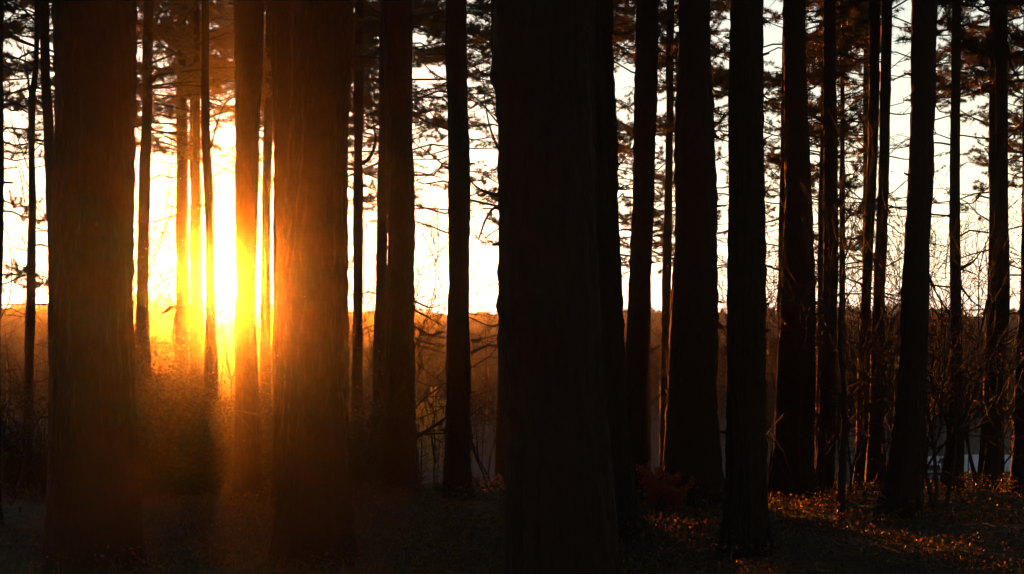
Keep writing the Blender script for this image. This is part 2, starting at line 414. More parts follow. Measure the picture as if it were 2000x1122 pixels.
def pine(prof, d, label, height, detail, crown=None, dead=0, branches=(), stubs=0, group='pine trees of the wood', flare=.25):
    mb, base, cx, cr, top = trunk_mesh(prof, d, height, detail, flare)
    root = thing('pine_tree', base, label, 'tree', group)
    g = base[2]
    for _ in range(stubs):                                   # broken branch stubs stay in the trunk
        z = rng.uniform(g + .5, EYE + HORIZON / F * d); az = rng.uniform(0, 2 * math.pi); r = float(cr(z))
        o0 = np.array([float(cx(z)) + math.cos(az) * r * .8, d + math.sin(az) * r * .8, z])
        dv = np.array([math.cos(az), math.sin(az), rng.uniform(-.1, .3)])
        tube(mb, [o0, o0 + dv * r * .35, o0 + dv * (r * .3 + rng.uniform(.02, .07))], [.014, .010, .006], 6)
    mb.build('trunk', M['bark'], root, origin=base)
    vis = EYE + HORIZON / F * d
    if crown:
        z0 = EYE + (HORIZON - crown[0]) / F * d; z0 = max(z0, g + 2.0)
        c = crown_mesh(base, cx, cr, z0, top - .2, crown[1], crown[2], vis, d)
    else:
        c = crown_mesh(base, cx, cr, max(g + height * .62, vis + 1.2), top - .2, 2.2, 6.0, vis, d)
    c.build('crown', [M['twig'], M['needle']], root, origin=base)
    for _ in range(dead):
        z = rng.uniform(max(g + 1.2, EYE - 100 / F * d), vis); az = rng.uniform(-.6, .6) + (math.pi if rng.random() < .5 else 0)
        r = float(cr(z)) * .7
        b = dead_branch([float(cx(z)) + math.cos(az) * r, d + math.sin(az) * r, z], [math.cos(az), math.sin(az), rng.uniform(-.25, .3)],
                        rng.uniform(.35, 1.2), .008, rng.integers(2, 6), rng.uniform(-.1, .25))
        b.build('branch', M['twig'], root, origin=base)
    for pts, r0, tw in branches:
        px_branch(pts, d, r0, twigs=tw).build('branch', M['bark'] if r0 > .015 else M['twig'], root, origin=base)
    return root

# foreground and middle pines, traced row by row: (py, left, right)
pine([(0,-32,6),(300,-33,6),(450,-35,4),(560,-36,2),(900,-40,0)], 13, 'pine cut off by the left edge, only a dark sliver of trunk showing', 14, MID, stubs=2)
pine([(0,68,79),(130,66,75),(187,55,69),(300,56,68),(400,56,70),(560,51,69),(640,50,68),(760,47,64),(900,44,64)], 26,
     'slender fork-topped pine near the left edge with many bare side twigs', 12, FAR, (560, 1.5, 15), 12,
     [([(60,190),(52,150),(46,110),(40,70)], .022, 4), ([(62,300),(84,275),(100,262)], .012, 3), ([(55,330),(30,260),(14,235)], .010, 4), ([(52,420),(35,330),(22,280)], .008, 4)])
pine([(0,75,95),(150,79,98),(300,87,107),(560,95,117),(900,94,120)], 21, 'narrow pine standing tight against the left side of the big trunk at left', 14, FAR, (120, 1.2, 9), 3, stubs=2)
pine([(0,107,262),(280,107,259),(560,104,258),(800,100,262),(1122,92,272)], 10.4, 'huge bare pine trunk at the left, left of the setting sun', 17, NEAR, stubs=6)
pine([(0,281,300),(100,279,298),(200,278,298),(250,276,297),(330,272,293),(450,269,292),(560,267,290),(650,265,292),(900,264,296)], 22,
     'thin slightly bowed pine just right of the huge left trunk', 13, FAR, (310, 1.1, 10), 4)
pine([(0,347,364),(100,346,363),(300,345,367),(450,344,368),(560,344,369),(700,342,368),(900,340,370)], 44,
     'leftmost of three thin pines directly before the sun', 20, FAR, (200, 2.0, 9), 3)
pine([(0,371,390),(100,371,390),(300,370,391),(400,372,393),(560,371,395),(650,371,398),(900,369,400)], 42,
     'middle one of three thin pines before the sun, touching its disc', 20, FAR, (190, 2.0, 9), 2)
pine([(0,394,408),(100,394,408),(250,393,410),(350,397,415),(450,401,417),(520,402,419),(620,402,423),(700,399,425),(900,396,428)], 17.5,
     'rightmost and thinnest of three pines before the sun, glowing below the disc', 13, MID, None, 4,
     [([(412,290),(420,250),(432,210),(446,188)], .010, 2), ([(416,345),(440,330),(458,322)], .008, 2)])
pine([(0,459,514),(150,460,511),(250,460,506),(350,461,504),(560,461,499),(700,460,503),(950,455,510)], 15,
     'straight pine immediately right of the sun disc', 15, MID, stubs=5)
pine([(0,519,533),(150,518,532),(240,515,532),(350,512,530),(450,511,529),(560,510,529),(900,505,530)], 28,
     'very thin pine seen in the gap right of the pine beside the sun', 13, FAR, (260, 1.0, 9), 4)
pine([(0,529,570),(150,531,571),(300,534,574),(560,535,577),(900,532,580)], 14, 'pine half hidden behind the left side of the wide trunk right of the sun', 15, MID, stubs=2)
pine([(0,577,686),(130,571,680),(300,563,677),(560,552,677),(800,548,677),(1050,538,684)], 11, 'wide pine trunk right of the sun, glowing orange on its left side', 16, NEAR, stubs=5)
pine([(0,693,710),(150,691,710),(250,690,710),(300,692,708),(350,690,710),(450,689,709),(600,689,709),(700,688,708),(900,684,713)], 24,
     'thin pine with a hooked side limb curving upwards on its right', 13, FAR, (250, 1.2, 11), 9,
     [([(708,320),(722,308),(731,288),(732,262),(727,232),(717,208)], .030, 2), ([(708,385),(725,395),(736,412)], .010, 2), ([(690,500),(682,540),(680,560)], .010, 2)])
pine([(0,744,761),(100,741,758),(250,740,757),(350,737,756),(450,735,756),(560,735,757),(700,729,756),(920,726,758)], 21,
     'narrow pine lined up against the left edge of the drooping-branch pine', 14, FAR, (60, 1.2, 8), 4)
pine([(0,750,805),(150,752,806),(250,754,807),(400,756,807),(560,756,810),(800,752,811),(930,744,817)], 16.5,
     'mid-size pine with drooping bare branches reaching right over the open valley', 16, MID, None, 0,
     [([(808,588),(840,603),(872,592)], .012, 5), ([(809,606),(840,622),(868,640)], .011, 6), ([(809,638),(838,655),(872,662)], .013, 7),
      ([(810,662),(840,672),(874,680)], .013, 7), ([(810,672),(845,684),(872,692)], .010, 5), ([(810,705),(840,733),(870,752)], .009, 6), ([(809,742),(840,756),(872,750)], .007, 4),
      ([(755,560),(735,575),(716,568),(700,590)], .012, 6), ([(754,640),(730,648),(712,640),(694,655)], .010, 6), ([(753,700),(735,716),(716,712)], .009, 5)], stubs=4)
pine([(0,872,911),(100,871,911),(200,874,912),(280,875,915),(400,876,916),(560,876,916),(700,873,918),(850,871,918),(940,866,920)], 15.4,
     'straight even pine standing alone in the gap left of the thickest trunk', 15, MID, None, 0,
     [([(917,690),(935,684),(955,672),(975,660)], .010, 5), ([(917,620),(945,634),(975,640)], .008, 5), ([(917,812),(935,800),(955,785)], .010, 3)], stubs=8)
pine([(0,960,1158),(160,961,1160),(200,973,1162),(250,977,1164),(450,980,1168),(560,979,1172),(800,984,1180),(1122,986,1200)], 7.8,
     'thickest and nearest pine trunk, black, filling the middle of the picture', 17, NEAR, None, 0,
     [([(981,384),(955,377),(932,366),(915,347)], .011, 2), ([(982,404),(962,406),(946,432),(934,468)], .008, 2)], stubs=4)
pine([(0,1110,1196),(100,1110,1197),(200,1108,1201),(300,1107,1204),(430,1106,1207),(560,1106,1213),(720,1104,1220),(900,1102,1232),(1030,1096,1247)], 12.5,
     'second thick pine peeping out behind the right side of the thickest trunk', 16, NEAR, stubs=3)
pine([(300,992,1008),(500,984,1001),(640,974,992),(760,971,989),(890,967,988)], 24, 'thin pine foot showing just left of the thickest trunk, low down', 12, FAR, (480, 1.3, 10), 5,
     [([(992,320),(972,290),(955,245),(946,190),(940,120)], .022, 5), ([(990,300),(976,250),(965,210),(952,160)], .018, 4), ([(988,260),(960,225),(935,195),(910,172)], .016, 5), ([(990,440),(965,452),(940,470)], .012, 3)])
pine([(0,1242,1286),(100,1241,1285),(200,1238,1282),(280,1237,1279),(400,1235,1276),(560,1230,1270),(700,1223,1265),(850,1219,1263),(960,1212,1264)], 15.2,
     'pine leaning slightly left, first right of the thickest trunk', 15, MID, stubs=8,
     branches=[([(1268,690),(1282,680),(1296,672)], .012, 3), ([(1266,800),(1276,782),(1290,772),(1298,758)], .012, 4)])
pine([(0,1302,1317),(200,1301,1315),(300,1299,1314),(420,1297,1313),(560,1293,1310),(900,1288,1310)], 26,
     'thin needle-clad pine close against the left side of a thick tapering trunk', 13, FAR, (560, 0.9, 14), 7)
pine([(0,1327,1387),(100,1328,1389),(200,1324,1392),(280,1322,1393),(400,1318,1397),(560,1313,1400),(700,1306,1402),(800,1300,1403),(900,1294,1407),(965,1286,1412)], 14.8,
     'thick tapering pine trunk rising from the red bracken', 16, MID, None, 0,
     [([(1392,255),(1402,270),(1425,275)], .014, 2), ([(1397,403),(1412,402),(1428,399)], .014, 1), ([(1399,525),(1412,521),(1426,523)], .010, 2),
      ([(1400,588),(1412,591),(1426,590)], .010, 2), ([(1401,630),(1410,638),(1424,650)], .016, 2), ([(1401,692),(1414,690),(1424,694)], .008, 2)], stubs=6)
pine([(0,1428,1489),(150,1427,1490),(280,1424,1490),(350,1424,1492),(450,1423,1492),(560,1422,1493),(700,1421,1495),(800,1420,1493),(900,1418,1496),(1000,1415,1497),(1070,1408,1501)], 11.7,
     'upright pine right of centre whose foot stands nearest in the open leaf litter', 16, NEAR, stubs=10, flare=.12,
     branches=[([(1491,275),(1500,268),(1512,262)], .008, 2)])
pine([(0,1531,1572),(100,1531,1573),(200,1532,1576),(300,1533,1579),(400,1533,1585),(560,1530,1591),(700,1519,1591),(800,1515,1592),(900,1509,1590),(945,1504,1592)], 15.6,
     'broad pine with a widening foot, right of the upright open-standing one', 15, MID, None, 2, stubs=5)
pine([(100,1528,1545),(350,1522,1540),(560,1520,1540),(900,1515,1540)], 23, 'slim pine showing as a strip behind the left edge of the broad-footed trunk', 13, FAR, (430, 1.1, 12), 7)
pine([(0,1608,1631),(150,1609,1632),(250,1609,1635),(400,1610,1637),(560,1609,1636),(800,1600,1632),(940,1593,1628)], 17,
     'straight medium-thin pine in the group right of the broad-footed trunk', 14, MID, (160, 1.0, 8), 7)
pine([(150,1605,1618),(400,1598,1616),(560,1597,1616),(900,1592,1614)], 24, 'slim pine hidden but for its reddish sunlit left edge beside the medium-thin pine', 13, FAR, (470, 1.0, 12), 6)
pine([(0,1641,1649),(100,1641,1649),(250,1641,1650),(400,1640,1650),(560,1639,1651),(900,1637,1653)], 26, 'thinnest pole-like pine, with needle tufts down its right side', 11, FAR, (560, 1.0, 18), 8)
pine([(0,1698,1720),(180,1698,1718),(300,1695,1714),(450,1688,1707),(560,1684,1702),(700,1677,1698),(940,1669,1697)], 18.5,
     'left one of a close pair of leaning pines before the clear sky', 14, FAR, (120, 1.0, 7), 5)
pine([(0,1722,1743),(100,1721,1742),(200,1719,1740),(280,1718,1737),(380,1714,1735),(480,1709,1732),(560,1706,1728),(700,1701,1727),(850,1697,1728),(940,1689,1729)], 17.5,
     'right one of a close pair of leaning pines before the clear sky', 14, FAR, (60, 1.0, 6), 5)
pine([(0,1783,1829),(80,1781,1827),(200,1779,1827),(260,1777,1822),(330,1774,1822),(400,1772,1818),(470,1768,1815),(560,1764,1814),(680,1760,1811),(760,1753,1810),(840,1745,1808),(900,1735,1805),(970,1723,1800),(1005,1715,1797)], 13.6,
     'pine with a strongly curved foot leaning left, edged by sunlight', 15, MID, stubs=8, flare=.1,
     branches=[([(1814,540),(1826,556),(1838,578)], .014, 3)])
pine([(0,1859,1877),(150,1858,1876),(350,1856,1875),(450,1855,1875),(560,1856,1877),(700,1857,1878),(800,1853,1882),(880,1848,1882),(955,1838,1880)], 16,
     'thin pine right of the curved-foot pine, among crooked bare limbs', 13, FAR, (60, 1.1, 7), 4,
     [([(1876,526),(1892,518),(1908,510),(1930,482)], .020, 3), ([(1880,850),(1892,836),(1898,810),(1912,780),(1925,740)], .022, 4), ([(1855,840),(1842,800),(1828,780),(1818,740),(1826,690),(1842,655),(1844,600),(1840,575)], .026, 6),
      ([(1858,620),(1845,598),(1822,560),(1815,520)], .012, 3), ([(1876,560),(1900,590),(1930,610)], .012, 4), ([(1878,640),(1900,665),(1930,668)], .010, 4)])
pine([(0,1933,1951),(200,1932,1950),(400,1931,1949),(560,1930,1948),(720,1923,1945),(850,1916,1940),(930,1911,1938)], 18,
     'left trunk of two pines standing as one near the right edge', 14, FAR, (200, 1.2, 9), 5,
     [([(1932,245),(1915,235),(1895,222),(1880,212)], .010, 3), ([(1931,140),(1918,115),(1908,98)], .012, 3)])
pine([(0,1943,1966),(150,1944,1967),(250,1945,1968),(400,1946,1969),(560,1948,1971),(610,1947,1971),(750,1934,1958),(850,1929,1953),(935,1920,1949)], 16.6,
     'right trunk of two pines standing as one near the right edge', 14, MID, (130, 1.0, 7), 4,
     [([(1967,90),(1975,125),(1988,148),(2003,165)], .018, 3), ([(1968,175),(1984,182),(2004,196)], .010, 3), ([(1970,285),(1985,295),(2004,302)], .010, 3)])
pine([(0,2001,2025),(300,1998,2022),(560,1993,2018),(700,1986,2012),(850,1981,2008),(930,1975,2007)], 16.6, 'pine cut off by the right edge of the picture', 14, MID, (200, 1.1, 7), 3)

# pines further down the slope: their trunks stand behind nearer ones, their boughs fill the gaps
behind = [
    (-17, 34, 420, 'far pine whose boughs fill the top left corner'),
    (215, 36, 300, 'far pine whose boughs show in the slit right of the huge left trunk'),
    (356, 34, 330, 'far pine whose flat needle layers show left of the three thin pines'),
    (384, 31, 300, 'far pine with dense dark needles behind the middle one of the three thin pines'),
    (482, 36, 360, 'far pine with dark boughs hanging above the sun'),
    (620, 33, 360, 'far pine whose twigs show on both sides of the wide orange-lit trunk'),
    (748, 36, 400, 'far pine with layered boughs behind the hooked-limb pine'),
    (786, 34, 470, 'far pine whose pale see-through boughs spread right of the drooping-branch pine'),
    (894, 36, 470, 'far pine with thin tufts on both sides of the even lone pine'),
    (1010, 32, 520, 'far pine behind the thickest trunk, its boughs out to the left'),
    (1160, 34, 520, 'far pine behind the thickest trunks, its boughs out to the right'),
    (1262, 38, 520, 'far pine behind the slightly left-leaning pine'),
    (1360, 34, 520, 'far pine whose boughs show both sides of the tapering trunk'),
    (1458, 37, 480, 'far pine whose needles show right of the upright open-standing pine'),
    (1558, 33, 520, 'far pine with tiered boughs behind the broad-footed trunk'),
    (1622, 36, 540, 'far pine with drooping tufts behind the medium-thin pine'),
    (1692, 40, 560, 'far bushy pine filling the gap left of the leaning pair'),
    (1800, 40, 250, 'far pine whose loose tufts show right of the curved-foot pine, high up'),
    (1952, 34, 520, 'far pine with heavy boughs left of the joined pair near the right edge'),
    (2012, 36, 560, 'far pine whose boughs fill the top right corner'),
]
for px, d, low, lab in behind:
    w = rng.uniform(6, 8)
    pine([(0, px - w, px + w), (560, px - w * 1.1, px + w * 1.1), (900, px - w * 1.2, px + w * 1.2)], d, lab, rng.uniform(13, 16), FAR,
         (low, rng.uniform(1.9, 2.6), 22), 2, group='far pines down the slope')

# the rest of the wood, beside and behind the viewer: one mass
def wood_around():
    mb = MB()
    for _ in range(150):
        x = rng.uniform(-30, 30); y = rng.uniform(-22, 24)
        if y > -1.5 and abs(x) < y * .31 + 2.0: continue
        if abs(x) < 1.2 and abs(y) < 1.2: continue
        g = float(gz(x, y)); h = rng.uniform(13, 17); r = rng.uniform(.10, .22); z = np.linspace(-.2, h, 9)
        p = np.stack([x + np.cumsum(rng.normal(0, .05, 9)), y + np.cumsum(rng.normal(0, .05, 9)), g + z], 1)
        tube(mb, p, r * (1 - z / h * .9), 12, 0)
        n = 900; q = rng.uniform(.45, 1, n) ** .8; az = rng.uniform(0, 6.283, n); rr = 2.6 * (1.15 - q) / .7 * rng.random(n) ** .6
        pos = np.stack([x + np.cos(az) * rr, y + np.sin(az) * rr, g + h * q], 1)
        needles(mb, pos, np.stack([np.cos(az), np.sin(az), .3 + 0 * az], 1), 7, .34, .06, .9, 1)
    # unseen trunks added behind the wide ones to keep low sun off the air
    for px, y, r in [(612, 15.5, .24), (622, 19.5, .26), (600, 24, .32), (640, 29, .28), (590, 34, .3), (650, 38, .3), (602, 45, .36), (600, 50, .36), (175, 14.5, .26), (170, 19, .3), (190, 25, .34), (150, 30, .3), (1090, 11, .26)] + \
                     [(float(q), float(w), .3) for q, w in zip(rng.uniform(575, 660, 6), rng.uniform(46, 105, 6))] + [(float(q), float(w), .3) for q, w in zip(rng.uniform(125, 240, 10), rng.uniform(40, 90, 10))]:
        x = (px - 1000) / F * y; g = float(gz(x, y)); h = 15.0; z = np.linspace(-.2, h, 9)
        tube(mb, np.stack([x + 0 * z, y + 0 * z, g + z], 1), r * (1 - z / h * .7), 14, 0)
    tag(mb.build('wood', [M['bark'], M['needle']]), 'the rest of the pine wood around the viewer, plus added sun-blocking trunks', 'wood', kind='stuff')
wood_around()

# ------------------------------------------------------------------ shrubs and undergrowth
def grow(mb, p, dr, L, r, depth, tips, up=0.12, spread=0.55):
    n = 5; pts = [np.array(p, float)]; d = unit(np.array(dr, float))
    for i in range(n):
        d = unit(d + rng.normal(0, .16, 3) + np.array([0, 0, up * .3])); pts.append(pts[-1] + d * L / n)
    tube(mb, pts, np.linspace(r, r * .55, n + 1), 5 if r > .008 else 3)
    if depth == 0: tips.append(pts[-1]); tips.append(pts[-3]); return
    for _ in range(rng.integers(3, 6)):
        i = rng.integers(2, n + 1)
        grow(mb, pts[i], unit(d + rng.normal(0, spread, 3)), L * rng.uniform(.45, .8), max(.0030, r * .55), depth - 1, tips, up, spread)

def shrub(px, base_d, label, height, stems=4, depth=3, leaf=0, mat='autumn', lean=(0, 0, 1), rad=.012, cat='shrub', size=(.016, .036), spread=.55):
    x = (px - 1000) / F * base_d; b = np.array([x, base_d, float(gz(x, base_d)) - .05])
    root = thing('shrub', b, label, cat, 'shrubs of the undergrowth')
    mb = MB(); tips = []
    for _ in range(stems):
        grow(mb, b + np.append(rng.normal(0, .06, 2), 0), unit(np.array(lean) + rng.normal(0, .28, 3) * np.array([1, .6, .2])), height * rng.uniform(.5, .75), rad * rng.uniform(.7, 1.1), depth, tips, spread=spread)
    mb.build('stems', M['twig'], root, origin=b)
    if leaf:
        t = np.array(tips); n = int(len(t) * leaf * .5); t = t[rng.integers(0, len(t), n)]
        lm = MB(); leaves(lm, t + rng.normal(0, .05, t.shape), rng.uniform(*size, n)); lm.build('foliage', M[mat], root, origin=b)
    return root

shrub(18, 15, 'spindly shrub with sunlit yellow leaves at the left edge', 2.9, 4, 3, .5, 'autumn', (.05, 0, 1))
shrub(78, 17, 'twiggy shrub with small leaves between the slender pine and the huge left trunk', 2.6, 4, 3, .45, 'autumn')
shrub(300, 17, 'bare crooked shrub in the glare left of the three thin pines', 2.9, 4, 3, .06, 'autumn', rad=.016)
shrub(440, 17, 'bare twiggy shrub in the glare below the sun', 2.5, 5, 3, .05, 'autumn')
shrub(516, 19, 'bare shrub in the slit right of the pine beside the sun', 2.6, 4, 3, .1, 'autumn')
shrub(700, 17, 'tangled bare shrub around the foot of the hooked-limb pine', 2.6, 5, 3, .12, 'autumn')
shrub(728, 18, 'leafy reddish shrub left of the drooping-branch pine', 2.7, 4, 3, .35, 'autumn')
shrub(955, 19, 'sparse low shrub between the lone even pine and the thickest trunk', 1.6, 3, 3, .25, 'autumn')
shrub(1284, 18, 'thin shrub with hanging reddish leaves left of the tapering trunk', 3.0, 3, 3, .5, 'autumn')
shrub(1508, 18, 'bare shrub in the narrow gap left of the broad-footed trunk', 2.6, 3, 3, .25, 'autumn')
shrub(1560, 15.0, 'fine shrub with glinting leaves in front of the broad-footed trunk', 2.0, 4, 3, .15, 'autumn', rad=.006)
shrub(1612, 15.2, 'fine shrub of upright red twigs before the medium-thin pine', 2.3, 5, 3, .12, 'autumn', rad=.007)
shrub(1660, 16, 'dense bare thicket shrub left of the leaning pair', 2.6, 6, 3, .12, 'autumn')
shrub(1705, 15.5, 'dense bare shrub in front of the leaning pair with a few red leaves', 2.4, 6, 3, .15, 'autumn', rad=.009)
shrub(1745, 18, 'bare shrub with a hanging seed head left of the curved-foot pine', 2.7, 4, 3, .12, 'autumn')
shrub(1800, 14.6, 'twiggy shrub with red glints over the curved foot of the leaning pine', 1.9, 4, 3, .15, 'autumn', rad=.006)
shrub(1834, 13.9, 'crooked dark shrub with thick bent stems right of the curved-foot pine', 2.2, 3, 3, .08, 'autumn', (.05, 0, 1), .026, spread=.6)
shrub(1900, 17, 'bare spreading shrub left of the joined pair near the right edge', 2.8, 5, 3, .12, 'autumn', rad=.014)
shrub(1975, 17.5, 'leafy shrub with a rounded head at the right edge', 2.6, 4, 3, .5, 'autumn')

# crooked sapling stem standing in the litter
sx = (1642 - 1000) / F * 13.3; sb = np.array([sx, 13.3, float(gz(sx, 13.3)) - .05])
sap = thing('sapling', sb, 'slender crooked sapling stem with bare twigs left of the leaning pair', 'sapling')
q = np.array([at(x, y, 13.3) for x, y in [(1641,1030),(1642,990),(1645,900),(1650,830),(1648,760),(1641,690),(1640,620),(1646,540)]])
mb = MB(); tube(mb, q, np.linspace(.036, .010, len(q)), 10); mb.build('stem', M['bark'], sap, origin=sb)
for i in (3, 4, 5, 6, 6, 7):
    m2 = MB(); grow(m2, q[i], unit(rng.normal(0, 1, 3) * np.array([1, .6, .2]) + np.array([0, 0, .6])), .5, .008, 2, []); m2.build('branch', M['twig'], sap, origin=sb)

def bush(px, d, label, rx, rz, n=9500, mat='holly'):
    x = (px - 1000) / F * d; b = np.array([x, d, float(gz(x, d))])
    root = thing('bush', b, label, 'bush', 'dark evergreen bushes')
    st = MB(); tips = []
    for _ in range(7): grow(st, b, unit(np.array([rng.normal(0, .45), rng.normal(0, .3), 1])), rz * .6, .014, 2, tips)
    st.build('stems', M['twig'], root, origin=b)
    cl = np.stack([rng.normal(0, rx * .42, 46), rng.normal(0, rx * .3, 46), rz * rng.beta(2, 2.2, 46)], 1)
    cl[:, 0] *= 1.1 - .3 * cl[:, 2] / rz; cl[:, 2] *= rng.choice([.45, .7, 1.0, 1.25], 46)
    c = cl[rng.integers(0, 46, n)] + rng.normal(0, 1, (n, 3)) * np.array([.10, .10, .08])
    c[:, 2] = np.abs(c[:, 2]); lm = MB(); leaves(lm, b + c, rng.uniform(.02, .042, n)); lm.build('foliage', M[mat], root, origin=b)
bush(285, 15.5, 'dark evergreen bush at the foot of the bowed thin pine', .55, 1.15)
bush(355, 16.0, 'dark evergreen bush below the leftmost of the three thin pines', .5, 1.0)
bush(415, 16.4, 'dark evergreen bush straight below the sun', .4, .75, 7000)
bush(40, 16.5, 'low dark evergreen bush in the left corner under the yellow-leaved shrub', .5, .8, 7000)
bush(500, 17.0, 'dark evergreen bush between the pine beside the sun and the wide trunk', .5, 1.0, 7000)
bush(452, 16.8, 'dark evergreen bush at the left foot of the pine beside the sun', .45, .95, 7000)
bush(700, 19, 'dark evergreen bush behind the hooked-limb pine', .6, 1.0, 7000)

# red bracken
def fern(px, d, label, n, h):
    x = (px - 1000) / F * d; b = np.array([x, d, float(gz(x, d))])
    root = thing('bracken', b, label, 'fern', 'red bracken clumps')
    for _ in range(n):
        az = rng.uniform(0, 2 * math.pi); dr = np.array([math.cos(az), math.sin(az), 0]); L = h * rng.uniform(.7, 1.2)
        s = np.linspace(0, 1, 9)[:, None]
        p = b + dr * L * .5 * s ** 1.4 + np.array([0, 0, 1.0]) * L * (1.35 * s - .45 * s ** 2.4)
        mb = MB(); tube(mb, p, np.linspace(.004, .001, 9), 3)
        side = np.cross(dr, [0, 0, 1.0])
        for k in range(2, 9):
            for sg in (-1, 1):
                for e in range(3):
                    l = L * .28 * math.sin(math.pi * min(1, k / 8 * .8 + .15)) * (e + 1) / 3
                    c = p[k] + (side * sg + dr * .35) * l; w = .035 * (1 - e * .2)
                    leaves(mb, np.repeat(c[None], 3, 0) + rng.normal(0, .012, (3, 3)), rng.uniform(.6, 1.2, 3) * w)
        mb.build('frond', M['fern'], root, smooth=False, origin=b)
fern(1290, 14.3, 'tall red bracken clump at the left of the tapering trunk foot', 12, .34)
fern(1318, 14.1, 'lower red bracken clump before the tapering trunk foot', 7, .24)

# fallen branches
def fallen(pts, d, label, r):
    mb = px_branch(pts, d, r, r * .3, 7, .3)
    o = mb.build('fallen_branch', M['bark'], origin=at(*pts[0], d)); tag(o, label, 'branch', 'fallen branches')
fallen([(800,862),(835,842),(875,815),(905,800)], 17.6, 'fallen dead branch slanting up behind the lone even pine', .022)
fallen([(795,846),(840,850),(880,848),(925,862)], 17.8, 'fallen branch lying almost level behind the lone even pine', .016)
fallen([(850,905),(846,885),(840,850),(832,838)], 16.9, 'short broken branch sticking up left of the lone even pine', .014)
fallen([(934,902),(931,870),(929,845)], 16.6, 'short dead stick poking up right of the lone even pine', .013)

# young pines in the valley
def young_pine(px, d, top_py, label):
    x = (px - 1000) / F * d; b = np.array([x, d, float(gz(x, d))]); h = EYE + (HORIZON - top_py) / F * d - b[2]
    root = thing('young_pine', b, label, 'young tree', 'young pines in the clearing')
    st = MB(); tube(st, [b, b + [0.02, 0, h * .5], b + [0, 0, h]], [.03, .02, .008], 6)
    tp, td = [], []
    for q in np.linspace(.25, .97, 9):
        for k in range(6):
            az = rng.uniform(0, 6.28); L = (1.05 - q) * .5 * h * .55 + .06
            p0 = b + np.array([0, 0, q * h]); dr = np.array([math.cos(az), math.sin(az), .5]); p1 = p0 + dr * L * .5; p2 = p1 + np.array([dr[0] * .3, dr[1] * .3, 1]) * L * .7
            tube(st, [p0, p1, p2], [.009, .007, .004], 3)
            for w in np.linspace(0, 1, 8): tp.append(p1 + (p2 - p1) * w); td.append(np.array([dr[0] * .2, dr[1] * .2, 1]))
    for w in np.linspace(.5, 1, 14): tp.append(b + np.array([0, 0, h * w])); td.append(np.array([0, 0, 1]))
    st.build('trunk', M['twig'], root, origin=b)
    c = MB(); needles(c, tp, td, 14, .06, .010, .35); c.build('crown', M['young_needle'], root, origin=b)
young_pine(847, 42, 762, 'tallest yellow-green young pine, seen left of the lone even pine')
young_pine(822, 41, 792, 'yellow-green young pine nearest the drooping-branch pine')
young_pine(866, 43, 786, 'yellow-green young pine partly behind the lone even pine')

# ------------------------------------------------------------------ ground cover
def ground_cover():
    n = 15000
    y = 6 + 13.5 * rng.random(n) ** .8; x = rng.uniform(-1, 1, n) * (y * .31 + .6)
    clump = vnoise(x * 1.1 + 4, y * 1.1 + 8) + .5 * vnoise(x * 3.1, y * 3.1)
    side = np.clip((x / y + .12) * 4, -.5, .35)
    ok = clump + side * .6 + rng.normal(0, .12, n) > -.06
    x, y, clump = x[ok], y[ok], clump[ok]
    k = rng.integers(4, 9, len(x)); X = np.repeat(x, k); Y = np.repeat(y, k)
    H = np.repeat(np.clip(.06 + .20 * (clump + .25), .03, .26), k) * rng.uniform(.15, 1.15, len(X))
    X = X + rng.normal(0, .07, len(X)); Y = Y + rng.normal(0, .07, len(X))
    mb = MB(); leaves(mb, np.stack([X, Y, gz(X, Y) + H], 1), rng.uniform(.014, .036, len(X)), 0, .35)
    tag(mb.build('bramble_cover', M['bramble']), 'low bramble and dead leaves covering the woodland floor', 'ground cover', kind='stuff')
    n = 26000
    y = 5.5 + 12 * rng.random(n); x = rng.uniform(-1, 1, n) * (y * .31 + .5)
    ok = vnoise(x * .9 + 30, y * .9) + rng.normal(0, .15, n) > -.05; x, y = x[ok], y[ok]; n = len(x)
    L = rng.uniform(.05, .18, n)[:, None]; b = np.stack([x, y, gz(x, y) - .01], 1)
    d = unit(np.stack([rng.normal(0, .5, n), rng.normal(0, .5, n), np.ones(n)], 1)); s = unit(np.cross(d, rng.normal(size=(n, 3)))) * .004
    m = b + d * L * .6; t = b + d * L + np.stack([rng.normal(0, .04, n), rng.normal(0, .04, n), -.02 * np.ones(n)], 1)
    v = np.stack([b - s, b + s, m + s * .7, t, m - s * .7], 1).reshape(-1, 3); i = np.arange(n)[:, None] * 5
    g = MB(); g.add(v, np.concatenate([i + [[0, 1, 2]], i + [[0, 2, 4]], i + [[4, 2, 3]]]))
    tag(g.build('grass', M['grass']), 'thin short grass on the shaded woodland floor', 'grass', kind='stuff')
ground_cover()

def reeds():
    n = 16000
    y = rng.uniform(40, 125, n); x = rng.uniform(-1, 1, n) * (y * .32 + 2)
    ok = vnoise(x * .22 + 3, y * .12) + rng.normal(0, .12, n) > -.08; x, y = x[ok], y[ok]; n = len(x)
    L = rng.uniform(.5, 1.0, n)[:, None] * (1 + 1.5 * np.clip(vnoise(x * .13, y * .13 + 9)[:, None] + .2, 0, 1))
    b = np.stack([x, y, gz(x, y) - .05], 1)
    d = unit(np.stack([rng.normal(0, .12, n), rng.normal(0, .12, n), np.ones(n)], 1)); s = unit(np.cross(d, rng.normal(size=(n, 3)))) * .022
    v = np.stack([b - s, b + s, b + d * L * .7 + s * .8, b + d * L, b + d * L * .7 - s * .8], 1).reshape(-1, 3); i = np.arange(n)[:, None] * 5
    g = MB(); g.add(v, np.concatenate([i + [[0, 1, 2]], i + [[0, 2, 4]], i + [[4, 2, 3]]]))
    tag(g.build('reed_bed', M['reed']), 'tall dry grass and reeds on the shaded valley floor', 'reeds', kind='stuff')
reeds()

